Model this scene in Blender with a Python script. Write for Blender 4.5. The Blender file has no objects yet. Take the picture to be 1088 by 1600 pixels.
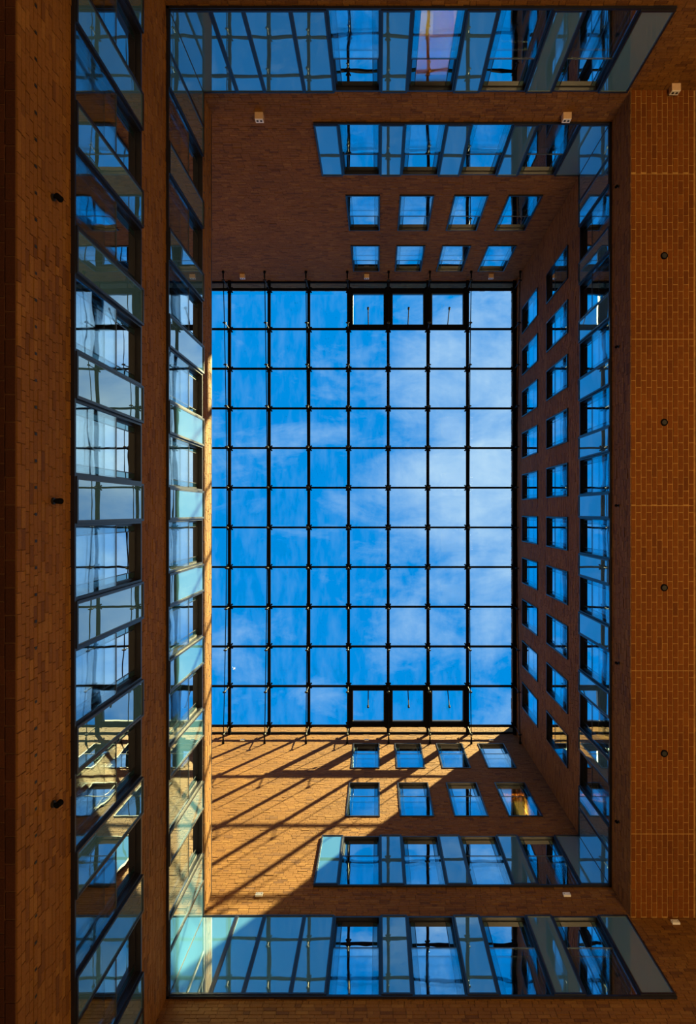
import bpy, math, random
from mathutils import Matrix, Vector
random.seed(7)
C = bpy.context.scene.collection
sc = bpy.context.scene
PI = math.pi
# ------------------------------------------------------------------ camera
F_PX = 960.0                     # focal length in pixels of the 1088x1600 frame
VPX, VPY = 591.0, 800.0          # zenith point in the frame
cam = bpy.data.cameras.new('camera')
cam.sensor_fit = 'AUTO'; cam.sensor_width = 36; cam.lens = F_PX / 1600 * 36
cam.shift_x = -(VPX - 544) / 1600; cam.shift_y = (VPY - 800) / 1600
cam.clip_start = .05; cam.clip_end = 500
camo = bpy.data.objects.new('camera', cam); C.objects.link(camo)
camo.location = (0, 0, 0); camo.rotation_euler = (PI, 0, 0)
sc.camera = camo
# ------------------------------------------------------------------ exposure
sc.view_settings.view_transform = 'Standard'; sc.view_settings.look = 'None'
sc.view_settings.gamma = 1; sc.view_settings.exposure = 0.0
sc.view_settings.use_curve_mapping = False

class NT:
    """tiny node helper"""
    def __init__(s, tree): s.t = tree; s.n = tree.nodes; s.l = tree.links
    def new(s, typ, **kw):
        n = s.n.new(typ)
        for k, v in kw.items():
            if k.startswith('i_'):
                n.inputs[k[2:].replace('_', ' ')].default_value = v
            else: setattr(n, k, v)
        return n
    def link(s, a, b): s.l.new(a, b)
    def math(s, op, a, b=None, clamp=False):
        n = s.new('ShaderNodeMath', operation=op, use_clamp=clamp)
        for i, v in enumerate((a, b)):
            if v is None: continue
            if isinstance(v, (int, float)): n.inputs[i].default_value = v
            else: s.link(v, n.inputs[i])
        return n.outputs[0]
    def ramp(s, fac, stops):
        n = s.new('ShaderNodeValToRGB')
        e = n.color_ramp.elements
        while len(e) < len(stops): e.new(.5)
        for el, (p, c) in zip(e, stops): el.position = p; el.color = (*c, 1)
        s.link(fac, n.inputs[0]); return n.outputs[0]
    def mixc(s, fac, a, b, mode='MIX'):
        n = s.new('ShaderNodeMix', data_type='RGBA', blend_type=mode)
        if isinstance(fac, (int, float)): n.inputs[0].default_value = fac
        else: s.link(fac, n.inputs[0])
        for i, v in ((6, a), (7, b)):
            if isinstance(v, tuple): n.inputs[i].default_value = (*v, 1)
            else: s.link(v, n.inputs[i])
        return n.outputs[2]

# ------------------------------------------------------------------ world: blue sky with thin high cloud
w = bpy.data.worlds.new('sky'); sc.world = w; w.use_nodes = True
t = NT(w.node_tree); t.n.clear()
tc = t.new('ShaderNodeTexCoord')
sep = t.new('ShaderNodeSeparateXYZ'); t.link(tc.outputs['Generated'], sep.inputs[0])
zc = t.math('MAXIMUM', sep.outputs[2], .12)
px = t.math('DIVIDE', sep.outputs[0], zc); py = t.math('DIVIDE', sep.outputs[1], zc)
cmb = t.new('ShaderNodeCombineXYZ'); t.link(px, cmb.inputs[0]); t.link(py, cmb.inputs[1])
mp = t.new('ShaderNodeMapping'); mp.inputs['Scale'].default_value = (2.6, 5.2, 1); mp.inputs['Location'].default_value = (.9, 3.37, 0)
mp.inputs['Rotation'].default_value = (0, 0, .12)
t.link(cmb.outputs[0], mp.inputs[0])
n1 = t.new('ShaderNodeTexNoise', i_Scale=1.0, i_Detail=9.0, i_Roughness=.6, i_Distortion=.7); t.link(mp.outputs[0], n1.inputs['Vector'])
mp2 = t.new('ShaderNodeMapping'); mp2.inputs['Scale'].default_value = (6, 9, 1); mp2.inputs['Location'].default_value = (5.2, 1.7, 0)
t.link(cmb.outputs[0], mp2.inputs[0])
n2 = t.new('ShaderNodeTexNoise', i_Scale=1.5, i_Detail=8.0, i_Roughness=.65, i_Distortion=.4); t.link(mp2.outputs[0], n2.inputs['Vector'])
# a bank of cirrus that drifts over the middle of the opening and to the right of it
dx = t.math('SUBTRACT', px, .50); dy = t.math('ADD', py, .12)
r2 = t.math('ADD', t.math('MULTIPLY', t.math('MULTIPLY', dx, dx), 6.0), t.math('MULTIPLY', t.math('MULTIPLY', dy, dy), 6.2))
bank = t.math('DIVIDE', 1.0, t.math('ADD', 1.0, r2))
c = t.math('ADD', t.math('MULTIPLY', n1.outputs['Fac'], .72), t.math('MULTIPLY', n2.outputs['Fac'], .42))
c = t.math('ADD', c, t.math('MULTIPLY', bank, .52))
cl = t.new('ShaderNodeMapRange'); t.link(c, cl.inputs[0]); cl.inputs[1].default_value = .71; cl.inputs[2].default_value = 1.19
SKY_BLUE = (.0, .28, .77)
col = t.mixc(cl.outputs[0], SKY_BLUE, (.72, .90, 1.0))
hor = t.new('ShaderNodeMapRange'); t.link(sep.outputs[2], hor.inputs[0]); hor.inputs[1].default_value = .5; hor.inputs[2].default_value = 0.0
col = t.mixc(t.math('MULTIPLY', hor.outputs[0], .5), col, (.45, .62, .80))
gnd = t.new('ShaderNodeMapRange'); t.link(sep.outputs[2], gnd.inputs[0]); gnd.inputs[1].default_value = 0.0; gnd.inputs[2].default_value = -.05
col = t.mixc(gnd.outputs[0], col, (.10, .09, .07))
bg = t.new('ShaderNodeBackground', i_Strength=1.0); t.link(col, bg.inputs[0])
wo = t.new('ShaderNodeOutputWorld'); t.link(bg.outputs[0], wo.inputs[0])
# ------------------------------------------------------------------ sun
sd = Vector((-.68, .49, -1.0)).normalized()
sl = bpy.data.lights.new('sun', 'SUN'); sl.energy = 32; sl.angle = math.radians(.6); sl.color = (1.0, .80, .35)
so = bpy.data.objects.new('sun', sl); C.objects.link(so); so.location = (30, -20, 60)
so.rotation_euler = sd.to_track_quat('-Z', 'Y').to_euler()
# warm fill added below the camera to lift the lower brick, lamps invented
FILL_SPOTS = [(x, y) for x in (6.6, 8.7) for y in (-7.5, -2.5, 2.5, 7.5)]
UP_W = 265.0; UP_COL = (1.0, .64, .26)

# ------------------------------------------------------------------ numbers of the room (metres; zenith of the camera is x=y=0)
YN, YS = -10.0, 9.62             # wall at the top / bottom of the photograph
XL, XR = -4.2, 6.0               # left / right wall
M = 1.7143                       # facade and roof module
ZROOF = 26.67
ZTOP = 27.6
R0 = (8.4, 10.8); R1 = (12.15, 14.55); R2 = (15.76, 18.15); R3 = (19.35, 21.77); R4 = (23.0, 25.45)
ZSOF_R = 14.55; ZSOF_L = 7.12; ZPAR = 15.4; ZFLOOR = -1.5

# ------------------------------------------------------------------ materials
def newmat(name):
    m = bpy.data.materials.new(name); m.use_nodes = True
    t = NT(m.node_tree); t.n.clear()
    o = t.new('ShaderNodeOutputMaterial'); return m, t, o
def principled(name, base, rough=.5, metal=0., noise=0., scale=8., bump=0., spec=.5):
    m, t, o = newmat(name)
    p = t.new('ShaderNodeBsdfPrincipled'); p.inputs['Roughness'].default_value = rough; p.inputs['Metallic'].default_value = metal
    p.inputs['Specular IOR Level'].default_value = spec
    tc = t.new('ShaderNodeTexCoord')
    n = t.new('ShaderNodeTexNoise', i_Scale=scale, i_Detail=5.0); t.link(tc.outputs['Object'], n.inputs['Vector'])
    d = tuple(c * (1 - noise) for c in base); l = tuple(min(1, c * (1 + noise)) for c in base)
    t.link(t.ramp(n.outputs['Fac'], [(.3, d), (.7, l)]), p.inputs['Base Color'])
    if bump:
        b = t.new('ShaderNodeBump', i_Strength=bump, i_Distance=.01); t.link(n.outputs['Fac'], b.inputs['Height']); t.link(b.outputs[0], p.inputs['Normal'])
    t.link(p.outputs[0], o.inputs[0]); return m
def brick_mat(name, dark, mid, light, rough=.8):
    m, t, o = newmat(name)
    g = t.new('ShaderNodeNewGeometry'); oi = t.new('ShaderNodeObjectInfo')
    r = t.math('FRACT', t.math('ADD', g.outputs['Random Per Island'], oi.outputs['Random']))
    col = t.ramp(r, [(0, dark), (.18, mid), (.75, mid), (1, light)])
    tc = t.new('ShaderNodeTexCoord')
    n = t.new('ShaderNodeTexNoise', i_Scale=38.0, i_Detail=5.0, i_Roughness=.7); t.link(g.outputs['Position'], n.inputs['Vector'])
    big = t.new('ShaderNodeTexNoise', i_Scale=.55, i_Detail=3.0); t.link(g.outputs['Position'], big.inputs['Vector'])
    col = t.mixc(1.0, col, t.ramp(n.outputs['Fac'], [(.25, (.72, .70, .68)), (.75, (1.2, 1.2, 1.2))]), 'MULTIPLY')
    col = t.mixc(1.0, col, t.ramp(big.outputs['Fac'], [(.3, (.85, .84, .82)), (.7, (1.12, 1.12, 1.12))]), 'MULTIPLY')
    p = t.new('ShaderNodeBsdfPrincipled', i_Roughness=rough); p.inputs['Specular IOR Level'].default_value = .25
    t.link(col, p.inputs['Base Color'])
    b = t.new('ShaderNodeBump', i_Strength=.5, i_Distance=.006); t.link(n.outputs['Fac'], b.inputs['Height']); t.link(b.outputs[0], p.inputs['Normal'])
    t.link(p.outputs[0], o.inputs[0]); return m
def flat_brick_mat(name, c1, c2, mortar, axes):
    m, t, o = newmat(name)
    g = t.new('ShaderNodeNewGeometry'); s = t.new('ShaderNodeSeparateXYZ'); t.link(g.outputs['Position'], s.inputs[0])
    cb = t.new('ShaderNodeCombineXYZ'); t.link(s.outputs[axes[0]], cb.inputs[0]); t.link(s.outputs[axes[1]], cb.inputs[1])
    b = t.new('ShaderNodeTexBrick', i_Scale=1.0); b.inputs['Brick Width'].default_value = .25; b.inputs['Row Height'].default_value = .085
    b.inputs['Mortar Size'].default_value = .008
    for k, v in (('Color1', c1), ('Color2', c2), ('Mortar', mortar)): b.inputs[k].default_value = (*v, 1)
    t.link(cb.outputs[0], b.inputs['Vector'])
    p = t.new('ShaderNodeBsdfPrincipled', i_Roughness=.85); t.link(b.outputs['Color'], p.inputs['Base Color'])
    t.link(p.outputs[0], o.inputs[0]); return m
def glass_coated(name, tint, base, lo, hi, wav=.02, trans=0.0):
    """reflective coated glazing: mirror layer over a dark interior (or a partly clear one)"""
    m, t, o = newmat(name)
    g = t.new('ShaderNodeNewGeometry'); oi = t.new('ShaderNodeObjectInfo')
    va = t.new('ShaderNodeVectorMath', operation='ADD'); t.link(g.outputs['Position'], va.inputs[0]); t.link(oi.outputs['Random'], va.inputs[1])
    n = t.new('ShaderNodeTexNoise', i_Scale=.9, i_Detail=1.5); t.link(va.outputs[0], n.inputs['Vector'])
    b = t.new('ShaderNodeBump', i_Strength=wav, i_Distance=1.0); t.link(n.outputs['Fac'], b.inputs['Height'])
    gl = t.new('ShaderNodeBsdfGlossy', i_Roughness=.0); gl.inputs['Color'].default_value = (*tint, 1); t.link(b.outputs[0], gl.inputs['Normal'])
    di = t.new('ShaderNodeBsdfDiffuse'); di.inputs['Color'].default_value = (*base, 1)
    back = di.outputs[0]
    if trans > 0:
        tr = t.new('ShaderNodeBsdfTransparent'); tr.inputs['Color'].default_value = (.95, .985, 1.0, 1)
        mx = t.new('ShaderNodeMixShader'); mx.inputs[0].default_value = trans; t.link(di.outputs[0], mx.inputs[1]); t.link(tr.outputs[0], mx.inputs[2]); back = mx.outputs[0]
    fr = t.new('ShaderNodeFresnel', i_IOR=1.5)
    mr = t.new('ShaderNodeMapRange'); t.link(fr.outputs[0], mr.inputs[0]); mr.inputs[1].default_value = .04; mr.inputs[2].default_value = .28
    mr.inputs[3].default_value = lo; mr.inputs[4].default_value = hi
    ms = t.new('ShaderNodeMixShader'); t.link(mr.outputs[0], ms.inputs[0]); t.link(back, ms.inputs[1]); t.link(gl.outputs[0], ms.inputs[2])
    t.link(ms.outputs[0], o.inputs[0]); return m
def emit_mat(name, col, s):
    m, t, o = newmat(name); e = t.new('ShaderNodeEmission', i_Strength=s); e.inputs[0].default_value = (*col, 1); t.link(e.outputs[0], o.inputs[0]); return m

MAT = dict(
    brick=brick_mat('brick', (.125, .050, .015), (.205, .088, .020), (.255, .120, .029)),
    soffit_brick=brick_mat('soffit_brick', (.125, .033, .002), (.160, .045, .003), (.195, .060, .005)),
    shaded_brick=brick_mat('shaded_brick', (.045, .014, .008), (.06, .019, .009), (.08, .026, .012)),  # shade under the left overhang put into the brick colour
    mortar=principled('mortar', (.17, .085, .030), .95, noise=.3, scale=20),
    soffit_mortar=principled('soffit_mortar', (.36, .19, .05), .95, noise=.25, scale=9),
    shaded_mortar=principled('shaded_mortar', (.12, .05, .02), .95, noise=.2, scale=9),  # joints darkened too, for the shade on the left soffit
    frame=principled('frame', (.010, .011, .020), .35, 0, .15, 6),
    panel_frame=principled('panel_frame', (.035, .05, .075), .35, 0, .15, 6),
    steel=principled('steel', (.006, .006, .008), .9, 0, .2, 20, spec=.0),
    rod=principled('rod', (.02, .02, .022), .5, 0, .2, 20, spec=.2),
    concrete=principled('concrete', (.05, .05, .055), .9, 0, .15, 2),
    floor=principled('floor', (.16, .11, .07), .7, 0, .15, 1.2),
    plaster=principled('plaster', (.25, .20, .16), .9, 0, .05, 2),
    cladding=principled('cladding', (.05, .10, .18), .35, .3, .1, 2),
    box=principled('box', (.62, .42, .28), .6, 0, .08, 15),
    box_white=principled('box_white', (.85, .85, .88), .5, 0, .03, 15),
    black=principled('black', (.008, .008, .008), .6),
    gull=principled('gull', (.85, .85, .85), .7),
)
MAT['pane'] = glass_coated('pane', (.92, .97, 1.0), (.012, .016, .035), .70, 1.0, .004)
MAT['side_glass'] = glass_coated('side_glass', (.50, .78, .88), (.010, .03, .045), .30, .80, .004)
MAT['clear_pane'] = glass_coated('clear_pane', (.80, .93, 1.0), (.02, .02, .03), .22, .70, .004, .99)
MAT['guard_glass'] = glass_coated('guard_glass', (.84, .97, 1.0), (.02, .08, .10), .16, .42, .004, .985)
MAT['panel_glass'] = glass_coated('panel_glass', (.85, .95, 1.0), (.085, .235, .39), .30, .74, .0025)
# roof glass: clear with a breath of dust
m, t, o = newmat('roof_glass')
tr = t.new('ShaderNodeBsdfTransparent'); tr.inputs['Color'].default_value = (.93, .98, 1.0, 1)
gl = t.new('ShaderNodeBsdfGlossy', i_Roughness=.02); gl.inputs['Color'].default_value = (.6, .8, 1, 1)
di = t.new('ShaderNodeBsdfTranslucent'); di.inputs['Color'].default_value = (.8, .9, 1, 1)
g = t.new('ShaderNodeNewGeometry')
mp = t.new('ShaderNodeMapping'); mp.inputs['Scale'].default_value = (1.6, .5, 1); mp.inputs['Rotation'].default_value = (0, 0, .35); t.link(g.outputs['Position'], mp.inputs[0])
n = t.new('ShaderNodeTexNoise', i_Scale=1.3, i_Detail=7.0, i_Roughness=.6); t.link(mp.outputs[0], n.inputs['Vector'])
dust = t.new('ShaderNodeMapRange'); t.link(n.outputs['Fac'], dust.inputs[0]); dust.inputs[1].default_value = .45; dust.inputs[2].default_value = .85; dust.inputs[3].default_value = .0; dust.inputs[4].default_value = .006
m1 = t.new('ShaderNodeMixShader'); t.link(dust.outputs[0], m1.inputs[0]); t.link(tr.outputs[0], m1.inputs[1]); t.link(di.outputs[0], m1.inputs[2])
m2 = t.new('ShaderNodeMixShader'); m2.inputs[0].default_value = .0015; t.link(m1.outputs[0], m2.inputs[1]); t.link(gl.outputs[0], m2.inputs[2])
t.link(m2.outputs[0], o.inputs[0]); MAT['roof_glass'] = m
MAT['warm_wall'] = principled('warm_wall', (.75, .45, .12), .9, 0, .05, 3)
MAT['lamp_glow'] = emit_mat('lamp_glow', (1, .45, .05), 1.7)
MAT['curtain'] = principled('curtain', (.55, .62, .70), .9, 0, .2, 30)
MAT['flat_x'] = flat_brick_mat('flat_brick_x', (.20, .085, .02), (.24, .11, .028), (.17, .085, .03), (0, 2))
MAT['flat_y'] = flat_brick_mat('flat_brick_y', (.20, .085, .02), (.24, .11, .028), (.17, .085, .03), (1, 2))

# ------------------------------------------------------------------ mesh helpers
class MB:
    def __init__(s): s.v = []; s.f = []
    def box(s, x0, x1, y0, y1, z0, z1):
        i = len(s.v)
        s.v += [(x0,y0,z0),(x1,y0,z0),(x1,y1,z0),(x0,y1,z0),(x0,y0,z1),(x1,y0,z1),(x1,y1,z1),(x0,y1,z1)]
        s.f += [(i,i+3,i+2,i+1),(i+4,i+5,i+6,i+7),(i,i+1,i+5,i+4),(i+1,i+2,i+6,i+5),(i+2,i+3,i+7,i+6),(i+3,i,i+4,i+7)]
        return s
    def ring(s, x0, x1, z0, z1, w, y0, y1, wb=None, wt=None):
        """rectangular picture-frame ring in the xz plane"""
        wb = w if wb is None else wb; wt = w if wt is None else wt
        i = len(s.v)
        for y in (y0, y1):
            s.v += [(x0,y,z0),(x1,y,z0),(x1,y,z1),(x0,y,z1),(x0+w,y,z0+wb),(x1-w,y,z0+wb),(x1-w,y,z1-wt),(x0+w,y,z1-wt)]
        for k in range(4):
            a, b = k, (k+1) % 4
            s.f.append((i+a, i+b, i+4+b, i+4+a)); s.f.append((i+8+b, i+8+a, i+12+a, i+12+b))
            s.f.append((i+b, i+a, i+8+a, i+8+b)); s.f.append((i+4+a, i+4+b, i+12+b, i+12+a))
        return s
    def tube(s, p, q, r, r2=None, n=10):
        p = Vector(p); q = Vector(q); r2 = r if r2 is None else r2
        d = (q - p).normalized(); a = d.orthogonal().normalized(); b = d.cross(a)
        i = len(s.v)
        for c, rr in ((p, r), (q, r2)):
            for k in range(n):
                th = 2 * PI * k / n; s.v.append(tuple(c + (a * math.cos(th) + b * math.sin(th)) * rr))
        for k in range(n):
            s.f.append((i+k, i+(k+1) % n, i+n+(k+1) % n, i+n+k))
        s.f.append(tuple(i+k for k in reversed(range(n)))); s.f.append(tuple(i+n+k for k in range(n)))
        return s
    def path(s, pts, r, n=8):
        for a, b in zip(pts, pts[1:]): s.tube(a, b, r, n=n)
        return s
    def ball(s, c, r, sz=1.0, nu=12, nv=7):
        i = len(s.v); c = Vector(c)
        for j in range(nv + 1):
            ph = PI * j / nv
            for k in range(nu):
                th = 2 * PI * k / nu
                s.v.append((c.x + r*math.sin(ph)*math.cos(th), c.y + r*math.sin(ph)*math.sin(th), c.z + r*sz*math.cos(ph)))
        for j in range(nv):
            for k in range(nu):
                s.f.append((i+j*nu+k, i+(j+1)*nu+k, i+(j+1)*nu+(k+1) % nu, i+j*nu+(k+1) % nu))
        return s
    def mesh(s, name, mat):
        me = bpy.data.meshes.new(name); me.from_pydata(s.v, [], s.f); me.materials.append(mat); me.update(); return me
    def build(s, name, mat, parent=None, bevel=0):
        o = obj(name, s.mesh(name, mat), parent)
        if bevel:
            b = o.modifiers.new('bevel', 'BEVEL'); b.width = bevel; b.segments = 2
        return o
def obj(name, me, parent=None, loc=None, scale=None):
    o = bpy.data.objects.new(name, me); C.objects.link(o)
    if parent: o.parent = parent
    if loc: o.location = loc
    if scale: o.scale = scale
    return o
def empty(name, loc=(0,0,0), rz=0):
    o = bpy.data.objects.new(name, None); C.objects.link(o); o.location = loc; o.rotation_euler = (0, 0, rz); o.empty_display_size = .2; return o
def tag(o, label=None, cat=None, group=None, kind=None):
    for k, v in (('label', label), ('category', cat), ('group', group), ('kind', kind)):
        if v: o[k] = v
    return o
def copy_tree(o, parent=None):
    c = o.copy(); C.objects.link(c)
    if parent: c.parent = parent
    for ch in list(o.children): copy_tree(ch, c)
    return c

# wall frames: local (u, d, z); d points into the atrium
WALLS = {
    'top':    dict(o=(0, YN), u=(1, 0), n=(0, 1), rz=0),
    'bottom': dict(o=(0, YS), u=(1, 0), n=(0, -1), rz=PI),
    'left':   dict(o=(XL, 0), u=(0, 1), n=(1, 0), rz=-PI/2),
    'right':  dict(o=(XR, 0), u=(0, 1), n=(-1, 0), rz=PI/2),
}
def wpt(side, u, d, z):
    w = WALLS[side]; return (w['o'][0] + w['u'][0]*u + w['n'][0]*d, w['o'][1] + w['u'][1]*u + w['n'][1]*d, z)
def wbox(mb, side, u0, u1, d0, d1, z0, z1):
    a = wpt(side, u0, d0, z0); b = wpt(side, u1, d1, z1)
    mb.box(min(a[0], b[0]), max(a[0], b[0]), min(a[1], b[1]), max(a[1], b[1]), z0, z1)

# ------------------------------------------------------------------ facade layout
YWIN = [(.16 + M*k, .16 + M*k + 1.06) for k in range(-5, 5)]
XWIN = [(-1.03 + M*k, -1.03 + M*k + 1.09) for k in range(4)]
def between(wins, pre, post):
    out = [(a, b) for a, b in pre]
    for (a, b), (c, d) in zip(wins, wins[1:]): out.append((b, c))
    return out + list(post)
YPAN = between(YWIN, [(-9.98, -9.12), (-9.12, YWIN[0][0])], [(YWIN[-1][1], 8.72), (8.72, 9.60)])
XPAN1 = between(XWIN, [(-4.18, -3.33), (-3.33, -2.68), (-2.68, -1.74), (-1.74, -1.03)], [(XWIN[-1][1], 5.90)])
XPAN2 = between(XWIN, [(-1.66, -1.03)], [(XWIN[-1][1], 5.98)])
RIB = {  # ribbons: side, z range, windows, panels, words
    'top': [(R1, XWIN, XPAN1, 'lower ribbon'), (R2, XWIN, XPAN2, 'upper ribbon')],
    'bottom': [(R1, XWIN, XPAN1, 'lower ribbon'), (R2, XWIN, XPAN2, 'upper ribbon')],
    'left': [(R0, YWIN, YPAN, 'outer ribbon'), (R1, YWIN, YPAN, 'inner ribbon')],
    'right': [(R2, YWIN, YPAN, 'ribbon')],
}
SMALL = {
    'top': [(R3, XWIN, 'lower row'), (R4, XWIN, 'upper row')],
    'bottom': [(R3, XWIN, 'lower row'), (R4, XWIN, 'upper row')],
    'left': [],
    'right': [(R3, YWIN, 'outer row'), (R4, YWIN, 'inner row')],
}
def openings(side):
    op = []
    for (z, wn, pn, _) in RIB[side]:
        op.append((min(wn[0][0], pn[0][0]), max(wn[-1][1], pn[-1][1]), z[0], z[1]))
    for (z, wn, _) in SMALL[side]:
        for a, b in wn: op.append((a, b, z[0], z[1]))
    return op

# ------------------------------------------------------------------ walls
def wall_shell(side, name, u0, u1, z0, z1, label, th=.35, d0=0):
    """mortar backing with real openings"""
    ops = openings(side)
    us = sorted({u0, u1, *[v for o in ops for v in o[:2] if u0 < v < u1]})
    zs = sorted({z0, z1, *[v for o in ops for v in o[2:] if z0 < v < z1]})
    mb = MB()
    for za, zb in zip(zs, zs[1:]):
        run = None
        for ua, ub in zip(us, us[1:]):
            um, zm = (ua+ub)/2, (za+zb)/2
            solid = not any(o[0] < um < o[1] and o[2] < zm < o[3] for o in ops)
            if solid: run = (run[0], ub) if run else (ua, ub)
            if (not solid or ub == us[-1]) and run:
                wbox(mb, side, run[0], run[1], -th, d0, za, zb); run = None
    o = mb.build(name, MAT['mortar']); tag(o, label, 'wall', None, 'structure'); return o
BRICK_UNIT = {}
def unit_brick(mat):
    if mat not in BRICK_UNIT:
        mb = MB(); mb.box(-.5, .5, -.5, .5, -.5, .5); BRICK_UNIT[mat] = mb.mesh('brick', MAT[mat])
    return BRICK_UNIT[mat]
def place_bricks(boxes, parent, mat, rest_label, single=300):
    """boxes: (size in picture, x0,x1,y0,y1,z0,z1); the largest ones become objects of their own"""
    boxes.sort(key=lambda b: -b[0])
    me = unit_brick(mat)
    ones = boxes[:single]; rest = boxes[single:]
    for b in ones:
        _, x0, x1, y0, y1, z0, z1 = b
        obj('brick', me, parent, ((x0+x1)/2, (y0+y1)/2, (z0+z1)/2), (x1-x0, y1-y0, z1-z0))
    if rest:
        mb = MB()
        for b in rest: mb.box(*b[1:])
        o = mb.build('bricks', MAT[mat], parent); o['kind'] = 'stuff'; o['label'] = rest_label
def seen(p):
    x = VPX + p[0] / p[2] * F_PX; y = VPY + p[1] / p[2] * F_PX
    return -5 < x < 1093 and -5 < y < 1605
CH = .085; JT = .010
def bond_row(u0, u1, rng):
    """wild bond: stretchers with headers strewn in"""
    u = u0 - rng.uniform(0, .22); out = []
    while u < u1:
        L = .115 if rng.random() < .28 else .24
        a, b = max(u, u0), min(u + L, u1)
        if b - a > .03: out.append((a, b))
        u += L + JT
    return out
def brick_wall(side, parent, u0, u1, z0, z1, seed, single=300, skip=None):
    rng = random.Random(seed); ops = openings(side); out = []
    n = round((z1 - z0) / CH); ch = (z1 - z0) / n
    for i in range(n):
        za = z0 + i*ch + JT/2; zb = z0 + (i+1)*ch - JT/2; zm = (za+zb)/2
        cuts = sorted([(o[0], o[1]) for o in ops if o[2] - .02 < zm < o[3] + .02])
        segs = []; s = u0
        for a, b in cuts:
            if a > s: segs.append((s, a))
            s = max(s, b)
        if s < u1: segs.append((s, u1))
        for sa, sb in segs:
            for a, b in bond_row(sa, sb, rng):
                if skip and skip((a+b)/2, zm): continue
                pr = .016 + rng.uniform(-.004, .004) + (.006 if rng.random() < .06 else 0)
                p = wpt(side, a, -.03, za); q = wpt(side, b, pr, zb)
                sz = (b - a) / zm * (1.0 / zm) * 100 if seen(wpt(side, (a+b)/2, 0, zm)) else 0
                out.append((sz, min(p[0],q[0]), max(p[0],q[0]), min(p[1],q[1]), max(p[1],q[1]), za, zb))
    place_bricks(out, parent, 'brick', 'orange brown bricks laid in wild bond', single)

wt = wall_shell('top', 'wall_top', -12, 10, 8.6, 27.8, 'brown brick wall in shade along the top edge of the atrium')
brick_wall('top', wt, -8.5, 10.0, 8.6, 27.8, 1, 300, lambda u, z: (u > XR + .1 and z > ZSOF_R) or (u < XL - .1 and z < ZPAR - .3))
wb = wall_shell('bottom', 'wall_bottom', -12, 10, 8.6, ZTOP, 'brick wall along the bottom edge, striped by sun and roof shadows')
brick_wall('bottom', wb, -8.5, 10.0, 8.6, ZTOP, 2, 300, lambda u, z: (u > XR + .1 and z > ZSOF_R) or (u < XL - .1 and z < ZPAR - .3))
wl = wall_shell('left', 'wall_left', YN, YS, ZSOF_L + .3, ZPAR, 'low brick wall with two glazed ribbons at the left of the atrium')
brick_wall('left', wl, YN, YS, ZSOF_L, ZPAR, 3, 300)
wr = wall_shell('right', 'wall_right', YN, YS, ZSOF_R + .3, ZTOP, 'dark shaded brick wall with two rows of small windows at the right')
brick_wall('right', wr, YN, YS, ZSOF_R, ZTOP, 4, 0)
for sd_, par in (('top', wt), ('bottom', wb)):
    mb = MB(); wbox(mb, sd_, -12, 10, -.35, .012, ZFLOOR, 8.6); mb.build('lower_brickwork', MAT['flat_x'], par)
# coping on the low wall, roof deck behind it, weep slots
mb = MB(); wbox(mb, 'left', YN, YS, -.42, .02, ZPAR, ZPAR + .05); mb.build('coping', MAT['frame'], wl)
mb = MB()
for zz, st, off in ((7.48, .327, 0), (14.75, .4, .1), (15.22, .4, .25)):
    y = YN + .2 + off
    while y < YS - .1:
        wbox(mb, 'left', y, y + .035, .0, .0205, zz, zz + .05); y += st
o = mb.build('weep_slot', MAT['black'], wl); o['kind'] = 'stuff'; o['label'] = 'black ventilation slots in the brick joints'
mb = MB(); mb.box(-12, XL - .35, YN, YS, ZPAR - .6, ZPAR - .35)
tag(mb.build('ceiling', MAT['concrete']), 'flat concrete roof deck behind the low left wall', 'roof', None, 'structure')
# far walls that close the place
mb = MB(); mb.box(-12.3, -12, YN, YS, ZPAR - .6, ZTOP); tag(mb.build('wall_far_left', MAT['flat_y']), 'far brick wall behind the low left wall', 'wall', None, 'structure')
mb = MB(); mb.box(-8.3, -8, YN, YS, ZFLOOR, ZSOF_L + .1); tag(mb.build('wall_lobby_left', MAT['flat_y']), 'brick lobby wall under the left brick soffit', 'wall', None, 'structure')
mb = MB(); mb.box(10, 10.3, YN, YS, ZFLOOR, ZSOF_R + .1); tag(mb.build('wall_lobby_right', MAT['flat_y']), 'brick lobby wall under the right brick soffit', 'wall', None, 'structure')
mb = MB(); mb.box(-12, 10.3, YN, YS, ZFLOOR - .2, ZFLOOR); tag(mb.build('floor', MAT['floor']), 'pale stone lobby floor below the camera', 'floor', None, 'structure')

# ------------------------------------------------------------------ soffits (brick ceilings under the two overhangs)
def soffit(name, x0, x1, z, bw, bl, mat, mortar, label, seed, seams=(), border=0, single=300, far=None):
    rng = random.Random(seed)
    mb = MB(); mb.box(min(x0, x1), max(x0, x1), YN, YS, z, z + .3)
    o = mb.build(name, MAT[mortar]); tag(o, label, 'soffit', None, 'structure')
    out = []; sgn = 1 if x1 > x0 else -1; k = 0; a = x0 + sgn * .004
    J = .018
    while (x1 - a) * sgn > .05:
        wd = border if (k == 0 and border) else bw
        b = a + sgn * (wd - J)
        if (b - x1) * sgn > 0: b = x1
        y = YN - (bl / 2 if k % 2 else 0) - .03
        cuts = [YN, *seams, YS]
        for s0, s1 in zip(cuts, cuts[1:]):
            y = s0 + .008 - (bl / 2 if k % 2 else 0)
            while y < s1 - .008:
                ya, yb = max(y, s0 + .012), min(y + bl - J, s1 - .012)
                if yb - ya > .03:
                    dz = .013 + rng.uniform(-.003, .003)
                    xm = (a+b)/2
                    sz = 1000 - abs((ya+yb)/2)*0.1 - abs(xm)*20 if seen((xm, (ya+yb)/2, z)) else 0
                    out.append((sz, min(a,b), max(a,b), ya, yb, z - dz, z + .05))
                y += bl
        a = a + sgn * wd; k += 1
    place_bricks(out, o, mat, 'rows of bricks in running bond', single)
    return o
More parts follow.
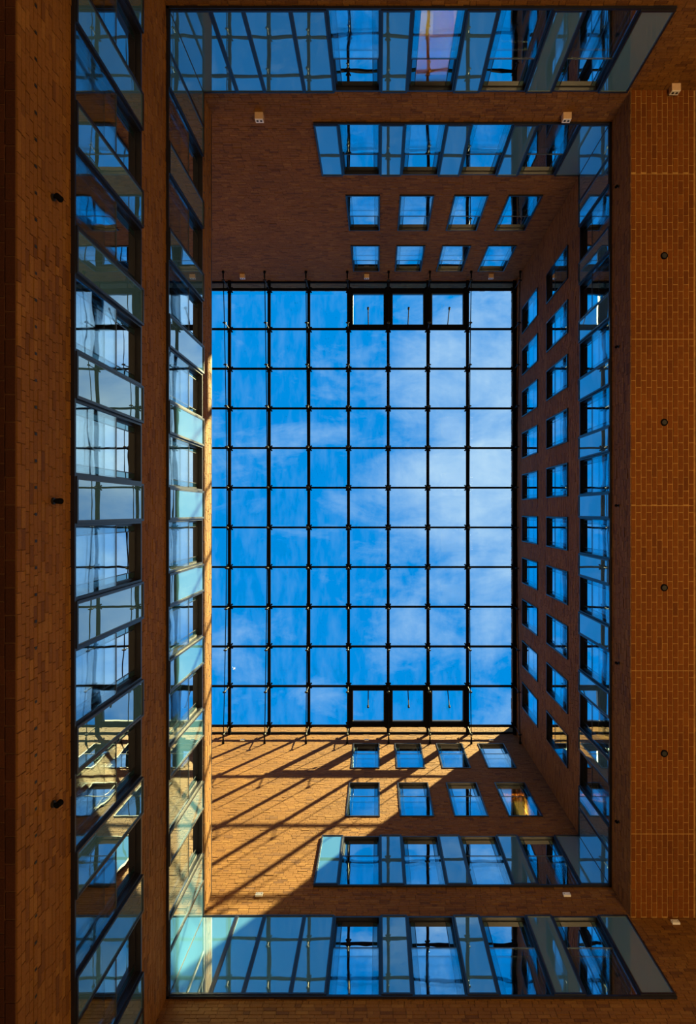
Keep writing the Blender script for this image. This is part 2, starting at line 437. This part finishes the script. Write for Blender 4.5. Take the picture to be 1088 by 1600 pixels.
soffit('ceiling', XR, 7.52, ZSOF_R, .125, .327, 'soffit_brick', 'soffit_mortar', 'orange brick soffit with pale joints at the right edge', 11,
       seams=((272-VPY)/66, (530-VPY)/66, (790-VPY)/66, (1048-VPY)/66, (1303-VPY)/66), border=.11)
mb = MB(); mb.box(7.55, 10, YN, YS, ZSOF_R + .02, ZSOF_R + .3); tag(mb.build('ceiling', MAT['plaster']), 'plain plaster ceiling beyond the right brick soffit', 'ceiling', None, 'structure')
soffit('ceiling', XL, -8.0, ZSOF_L, .126, .32, 'shaded_brick', 'shaded_mortar', 'brick soffit at the left edge, its shade put into the colour', 12)
# wall edges over the soffits
# ------------------------------------------------------------------ windows
WN = [0]
def window_proto(wd, h, lit=False):
    root = empty('window')
    MB().ring(-wd/2, wd/2, 0, h, .040, -.12, .045, wb=.045, wt=.04).build('frame', MAT['frame'], root)
    MB().ring(-wd/2+.040, wd/2-.040, .045, h-.04, .04, -.10, -.045, wt=.035).build('casement', MAT['frame'], root)
    mb = MB(); mb.box(-wd/2+.185, wd/2-.185, -.085, -.065, .083, h-.073)
    mb.build('pane', MAT['clear_pane' if lit else 'pane'], root)
    for s in (-1, 1):
        mb = MB(); xa, xb = sorted((s*(wd/2-.078), s*(wd/2-.170))); mb.box(xa, xb, -.085, -.065, .083, h-.073); mb.build('side_pane', MAT['side_glass'], root)
        mb = MB(); xa, xb = sorted((s*(wd/2-.170), s*(wd/2-.185))); mb.box(xa, xb, -.092, -.058, .075, h-.065); mb.build('mullion', MAT['frame'], root)
    mb = MB(); mb.box(-wd/2+.05, wd/2-.05, .022, .036, .055, 1.36); g_ = mb.build('guard_pane', MAT['guard_glass'], root)
    mb = MB(); mb.box(-wd/2+.05, wd/2-.05, .018, .040, 1.36, 1.375); mb.build('guard_rail', MAT['panel_frame'], g_)
    return root
P = {}
ORD = ['first', 'second', 'third', 'fourth', 'fifth', 'sixth', 'seventh', 'eighth', 'ninth', 'tenth']
def add_window(side, a, b, z, label, lit=False):
    wd = b - a; h = z[1] - z[0]; key = (round(wd, 2), round(h, 2), lit)
    if key not in P: P[key] = window_proto(wd, h, lit); r = P[key]
    else: r = copy_tree(P[key])
    WN[0] += 1; r.name = 'window_%d' % WN[0]
    r.location = wpt(side, (a+b)/2, 0, z[0]); r.rotation_euler = (0, 0, WALLS[side]['rz'])
    for k in ('group',):
        if k in r: del r[k]
    tag(r, label, 'window', None, 'structure')
    # dark office behind the pane
    return r
def office(root, wd, h, lamp, warm):
    lampx, lampy = lamp
    mb = MB()   # an open box behind the pane
    x0, x1, y0, y1, z0, z1 = -wd/2-.1, wd/2+.1, -2.2, -.16, -.1, h+.35
    mb.box(x0, x1, y0, y0+.05, z0, z1); mb.box(x0, x0+.05, y0+.05, y1, z0, z1); mb.box(x1-.05, x1, y0+.05, y1, z0, z1); mb.box(x0, x1, y0+.05, y1, z1-.05, z1); mb.box(x0, x1, y0+.05, y1, z0, z0+.05)
    mb.build('room', MAT['warm_wall'], root)
    lm = MB(); lm.box(lampx-.17, lampx+.17, lampy-.25, lampy+.25, z1-.14, z1-.06); lm.build('room_lamp', MAT['lamp_glow'], root)
    pl = bpy.data.lights.new('room_bulb', 'POINT'); pl.energy = 45 if warm else 25; pl.color = (1, .62, .2); pl.shadow_soft_size = 0
    po = bpy.data.objects.new('room_bulb', pl); C.objects.link(po); po.parent = root; po.location = (lampx, lampy, z1 - .35)
    if warm:
        cu = MB()
        for k in range(7): cu.tube((wd/2-.14-k*.055, -.24, .1), (wd/2-.14-k*.055, -.24, h*.62), .03, n=8)
        cu.build('curtain', MAT['curtain'], root)
def words(side, i, n):
    if side in ('top', 'bottom'): return ORD[i] + ' from the left'
    return (ORD[i] + ' from the top') if i < 5 else ((ORD[n-1-i] + ' from the bottom') if n-1-i else 'last at the bottom')
LIT = {('top', R1, 1): (-.08, -1.75), ('bottom', R3, 3): (-.40, -1.0)}
for side in ('top', 'bottom', 'left', 'right'):
    parent = {'top': wt, 'bottom': wb, 'left': wl, 'right': wr}[side]
    for (z, wn, pn, wrd) in RIB[side]:
        for i, (a, b) in enumerate(wn):
            lit = (side, z, i) in LIT
            r = add_window(side, a, b, z, 'tall window, %s in the %s of the %s wall' % (words(side, i, len(wn)), wrd, side), lit)
            if lit: office(r, b-a, z[1]-z[0], LIT[(side, z, i)], False)
        rz = WALLS[side]['rz']
        for (a, b) in pn:
            wd = b - a; h = z[1] - z[0]; key = ('p', round(wd, 2))
            if key not in P:
                f1 = MB().ring(-wd/2, wd/2, 0, h, .030, -.06, .085, wb=.04, wt=.035).mesh('frame', MAT['frame'])
                pb = MB(); pb.box(-wd/2+.03, wd/2-.03, .03, .065, .04, h-.035)
                f2 = MB().ring(-wd/2+.03, wd/2-.03, .04, h-.035, .016, .064, .078).mesh('edge_strip', MAT['panel_frame'])
                P[key] = (pb.mesh('glass_panel', MAT['panel_glass']), f1, f2)
            pm, f1, f2 = P[key]
            p = obj('glass_panel', pm, parent, wpt(side, (a+b)/2, 0, z[0])); p.rotation_euler = (0, 0, rz)
            obj('frame', f1, p); obj('edge_strip', f2, p)
    for (z, wn, wrd) in SMALL[side]:
        for i, (a, b) in enumerate(wn):
            lit = (side, z, i) in LIT
            lab = 'small square-set window, %s in the %s of the %s wall' % (words(side, i, len(wn)), wrd, side)
            if lit: lab = 'small window showing a warm lit room, rightmost in the bottom wall'
            r = add_window(side, a, b, z, lab.replace('square-set ', ''), lit)
            if lit: office(r, b-a, z[1]-z[0], LIT[(side, z, i)], True)
    # sill and head strips of the ribbons
    for (z, wn, pn, wrd) in RIB[side]:
        ua, ub = pn[0][0], pn[-1][1]
        mb = MB(); wbox(mb, side, ua, ub, -.16, .07, z[0]-.04, z[0]); mb.build('sill_strip', MAT['frame'], parent)
        mb = MB(); wbox(mb, side, ua, ub, -.16, .03, z[1], z[1]+.03); mb.build('head_strip', MAT['frame'], parent)

# ------------------------------------------------------------------ glass roof
roof = tag(empty('glass_roof', (0, 0, ZROOF)), 'point-fixed glass roof on black steel grid with tension rods', 'roof')
ROWS = [.667 + M*k for k in range(-6, 6)]                       # y of the cross bars
COLS = [-1.278 + M*k for k in range(-6, 4)] + [5.89]            # x of the long bars
VENT_COLS = (6, 7, 8)                                           # bays that hold the opening lights
gap = .012
ys = [YN + .02] + ROWS + [YS - .02]; xs = [-12.0] + COLS + [XR - .01]
for i, (xa, xb) in enumerate(zip(xs, xs[1:])):
    for j, (ya, yb) in enumerate(zip(ys, ys[1:])):
        if xb - xa < .05: continue
        vent = (xa, xb) in [(COLS[k], COLS[k+1]) for k in VENT_COLS] and j in (1, len(ys) - 3)
        if vent: continue
        mb = MB(); mb.box(xa+gap, xb-gap, ya+gap, yb-gap, 0, .024); mb.build('glass_pane', MAT['roof_glass'], roof)
for x in COLS:
    mb = MB(); mb.box(x-.06, x+.06, YN, YS, -.20, -.06); mb.build('long_beam', MAT['steel'], roof)
for y in ROWS:
    mb = MB(); mb.box(-12, XR, y-.04, y+.04, -.17, -.07); mb.build('cross_beam', MAT['steel'], roof)
node = MB(); node.ball((0, 0, -.15), .125, .7)
for a in range(4):
    th = PI/4 + a*PI/2; node.tube((0, 0, -.10), (.15*math.cos(th), .15*math.sin(th), -.005), .022, .035, n=8)
node_me = node.mesh('node_clamp', MAT['steel'])
def drop(y): 
    s = abs(y - (-.19)) / 9.81; return .58 + .64 * s**1.6
for x in COLS:
    pts = []
    for y in ROWS:
        obj('node_clamp', node_me, roof, (x, y, 0))
        d = drop(y)
        mb = MB(); mb.tube((x, y, -.15), (x, y, -d), .022, .016, n=8); mb.tube((x, y, -d-.035), (x, y, -d+.05), .045, n=10)
        mb.tube((x-.07, y, -d), (x+.07, y, -d), .03, n=8); mb.build('strut', MAT['rod'], roof)
        pts.append((x, y, -d))
    pts = [(x, YN + .03, -drop(YN))] + pts + [(x, YS - .03, -drop(YS))]
    MB().path(pts, .019, 8).build('tension_rod', MAT['steel'], roof)
    for yy, s in ((YN, 1), (YS, -1)):
        mb = MB(); mb.tube((x, yy - s*0.0, -drop(yy)), (x, yy + s*.10, -drop(yy)), .05, n=10); mb.tube((x, yy + s*.10, -drop(yy)), (x, yy + s*.30, -drop(yy)), .03, n=8)
        mb.build('wall_anchor', MAT['steel'], roof)
mb = MB(); mb.box(-12, XR, YN+.014, YN+.06, -.10, .05); mb.build('edge_angle', MAT['steel'], roof)
mb = MB(); mb.box(-12, XR, YS-.06, YS-.014, -.10, .05); mb.build('edge_angle', MAT['steel'], roof)
mb = MB(); mb.box(XR-.06, XR-.014, YN, YS, -.10, .05); mb.build('edge_angle', MAT['steel'], roof)
# opening lights
HN = ['left', 'middle', 'right']
def vent_proto(sy):
    r = empty('roof_vent')
    w2 = M/2 - .03
    def rg(w, z0, z1):
        mb = MB(); mb.ring(-w2, w2, -w2, w2, w, z0, z1); mb.v = [(x, z, y) for x, y, z in mb.v]; return mb
    rg(.13, -.22, .06).build('frame', MAT['steel'], r, .008)
    mb = MB(); mb.ring(-w2+.12, w2-.12, -w2+.12, w2-.12, .05, -.12, .04); mb.v = [(x, z, y) for x, y, z in mb.v]; mb.build('sash', MAT['frame'], r)
    mb = MB(); mb.box(-w2+.14, w2-.14, -w2+.14, w2-.14, .0, .022); mb.build('pane', MAT['roof_glass'], r)
    mb = MB(); mb.tube((0, -sy*(w2-.14), -.1), (0, -sy*(w2-.64), -.75), .022, n=8); mb.tube((0, -sy*(w2-.62), -.72), (0, -sy*(w2-.68), -.80), .045, n=8)
    mb.tube((-.09, -sy*(w2-.10), -.12), (.09, -sy*(w2-.10), -.12), .05, n=8)
    mb.build('actuator', MAT['rod'], r)
    return r
for sy, y0, wn_ in ((-1, (ROWS[0]+ROWS[1])/2, 'top'), (1, (ROWS[-1]+ROWS[-2])/2, 'bottom')):
    pr = vent_proto(sy)
    for q, k in enumerate(VENT_COLS):
        r = pr if q == 0 else copy_tree(pr)
        r.location = ((COLS[k]+COLS[k+1])/2, y0, ZROOF)
        tag(r, 'black-framed opening roof light, %s one of three at the %s of the glass roof' % (HN[q], wn_), 'roof window', 'opening lights in the glass roof')

# ------------------------------------------------------------------ small fittings
# twin-hole boxes on the brick
def box_proto():
    r = empty('box_light')
    MB().box(-.105, .105, .0, .17, 0, .17).build('housing', MAT['box'], r, .006)
    p = MB().box(-.10, .10, .168, .178, .005, .165).build('face_plate', MAT['box_white'], r)
    for s in (-1, 1):
        mb = MB(); mb.tube((s*.045, .170, .085), (s*.045, .186, .085), .03, n=14); mb.build('lens', MAT['black'], p)
    return r
def plate_proto():
    r = empty('wall_box')
    MB().box(-.09, .09, .0, .05, 0, .12).build('housing', MAT['box_white'], r, .006)
    for s in (-1, 1):
        MB().tube((s*.06, .048, .06), (s*.06, .056, .06), .008, n=8).build('screw', MAT['rod'], r)
    return r
for side, proto, cat, nm in (('top', box_proto(), 'lamp', 'box lamp'), ('bottom', plate_proto(), 'box', 'white box')):
    for i, (u, z, lab) in enumerate(((-2.98, 15.33, 'small %s on bare brick left of the upper ribbon of the %s wall'),
                        (4.73, 15.33, 'small %s between the two ribbons of the %s wall'),
                        (6.95, 14.30, 'small %s beside the orange soffit on the %s wall'),
                        (-5.7, 25.75, 'tiny %s under the roof edge at the left of the %s wall'),
                        (-.48, 25.75, 'tiny %s under the roof edge above the first window column, %s wall'),
                        (4.75, 25.75, 'tiny %s under the roof edge at the right of the %s wall'))):
        r = proto if i == 0 else copy_tree(proto)
        r.location = wpt(side, u, .012, z); r.rotation_euler = (0, 0, WALLS[side]['rz'])
        tag(r, lab % (nm, side), cat, '%ses on the brick walls' % nm if cat == 'box' else 'box lamps on the brick walls')
# bullet spots on the left and right walls
def spot_proto():
    r = empty('wall_spot')
    mb = MB(); mb.tube((0, 0, 0), (0, .03, 0), .045, n=14); mb.build('mount', MAT['black'], r)
    mb = MB(); mb.tube((0, .03, 0), (0, .07, 0), .014, n=8); mb.tube((0, .085, -.05), (0, .085, .05), .034, .040, n=14); mb.build('head', MAT['steel'], r)
    return r
sp = spot_proto(); first = True
for i, y in enumerate((-4.04, -.14, 3.75)):
    r = sp if first else copy_tree(sp); first = False
    r.location = wpt('left', y, .012, 7.89); r.rotation_euler = (0, 0, WALLS['left']['rz'])
    tag(r, '%s black wall spot on the brick at the left edge' % ['upper', 'middle', 'lower'][i], 'lamp', 'wall spots')
for i, y in enumerate((-8.08, -4.1, -.16, 3.75, 7.69)):
    r = copy_tree(sp); r.scale = (.8, .8, .8)
    r.location = wpt('right', y, .012, 15.25); r.rotation_euler = (0, 0, WALLS['right']['rz'])
    tag(r, 'black wall spot on the dark band beside the soffit, %s from the top' % ORD[i], 'lamp', 'wall spots')
# recessed downlights of the soffit
dl = empty('downlight')
mb = MB(); mb.tube((0, 0, -.03), (0, 0, .0), .085, n=20); mb.build('trim_ring', MAT['steel'], dl)
mb = MB(); mb.tube((0, 0, -.040), (0, 0, -.028), .055, n=16); mb.build('lens', MAT['black'], dl)
for i, y in enumerate((-6.06, -2.12, 1.79, 5.71)):
    r = dl if i == 0 else copy_tree(dl); r.location = (6.77, y, ZSOF_R)
    tag(r, 'round black downlight in the orange soffit, %s from the top' % ORD[i], 'lamp', 'downlights in the brick soffit')
# added fill panels, unseen below the camera, warming the lower brick
first = None
for i, (x, y) in enumerate(FILL_SPOTS):
    if first is None:
        first = r = empty('floor_fill')
        mb = MB(); mb.box(-1.15, 1.15, -1.15, 1.15, 0, .03); mb.build('housing', MAT['steel'], r)  # casing made up to carry the added fill
    else: r = copy_tree(first)
    r.location = (x, y, ZFLOOR); tag(r, 'added unseen fill panel in the lobby floor, %s column, %s row' % (ORD[i // 4], ORD[i % 4]), 'lamp', 'added floor fill panels')
    l = bpy.data.lights.new('warm_fill', 'AREA'); l.shape = 'SQUARE'; l.size = 2.05; l.energy = UP_W; l.color = UP_COL
    lo = bpy.data.objects.new('warm_fill', l); C.objects.link(lo); lo.location = (x, y, ZFLOOR + .06); lo.rotation_euler = (PI, 0, 0)

# gull high above the glass roof
mb = MB()
ring = [(-.30, .01, 0), (-.22, .045, .0), (-.05, .075, 0), (.12, .07, .01), (.22, .045, .03), (.30, .04, .035), (.36, .012, .03)]
for (xa, ra, za), (xb, rb, zb) in zip(ring, ring[1:]): mb.tube((xa, 0, za), (xb, 0, zb), ra, rb, n=10)
for sg in (-1, 1):
    i = len(mb.v)
    for (x, y, z, c) in ((.02, .04, .03, .20), (.08, .32, .13, .17), (-.06, .66, .06, .03)):
        mb.v += [(x + c*.5, sg*y, z), (x - c*.5, sg*y, z), (x, sg*y, z + .02)]
    for k in (0, 3): mb.f += [(i+k, i+k+1, i+k+4, i+k+3), (i+k+1, i+k+2, i+k+5, i+k+4), (i+k+2, i+k, i+k+3, i+k+5)]
i = len(mb.v); mb.v += [(-.24, .03, 0), (-.24, -.03, 0), (-.42, -.08, 0), (-.42, .08, 0), (-.26, 0, .02)]; mb.f += [(i, i+1, i+2, i+3), (i+4, i+3, i+2), (i, i+3, i+4), (i+1, i+4, i+2)]
gu = mb.build('gull', MAT['gull']); gu.location = (-28.2, 30.6, 120); gu.rotation_euler = Vector((.8, -.6, -.05)).to_track_quat('Z', 'Y').to_euler()
tag(gu, 'tiny white gull flying above the lower left of the glass roof', 'bird')
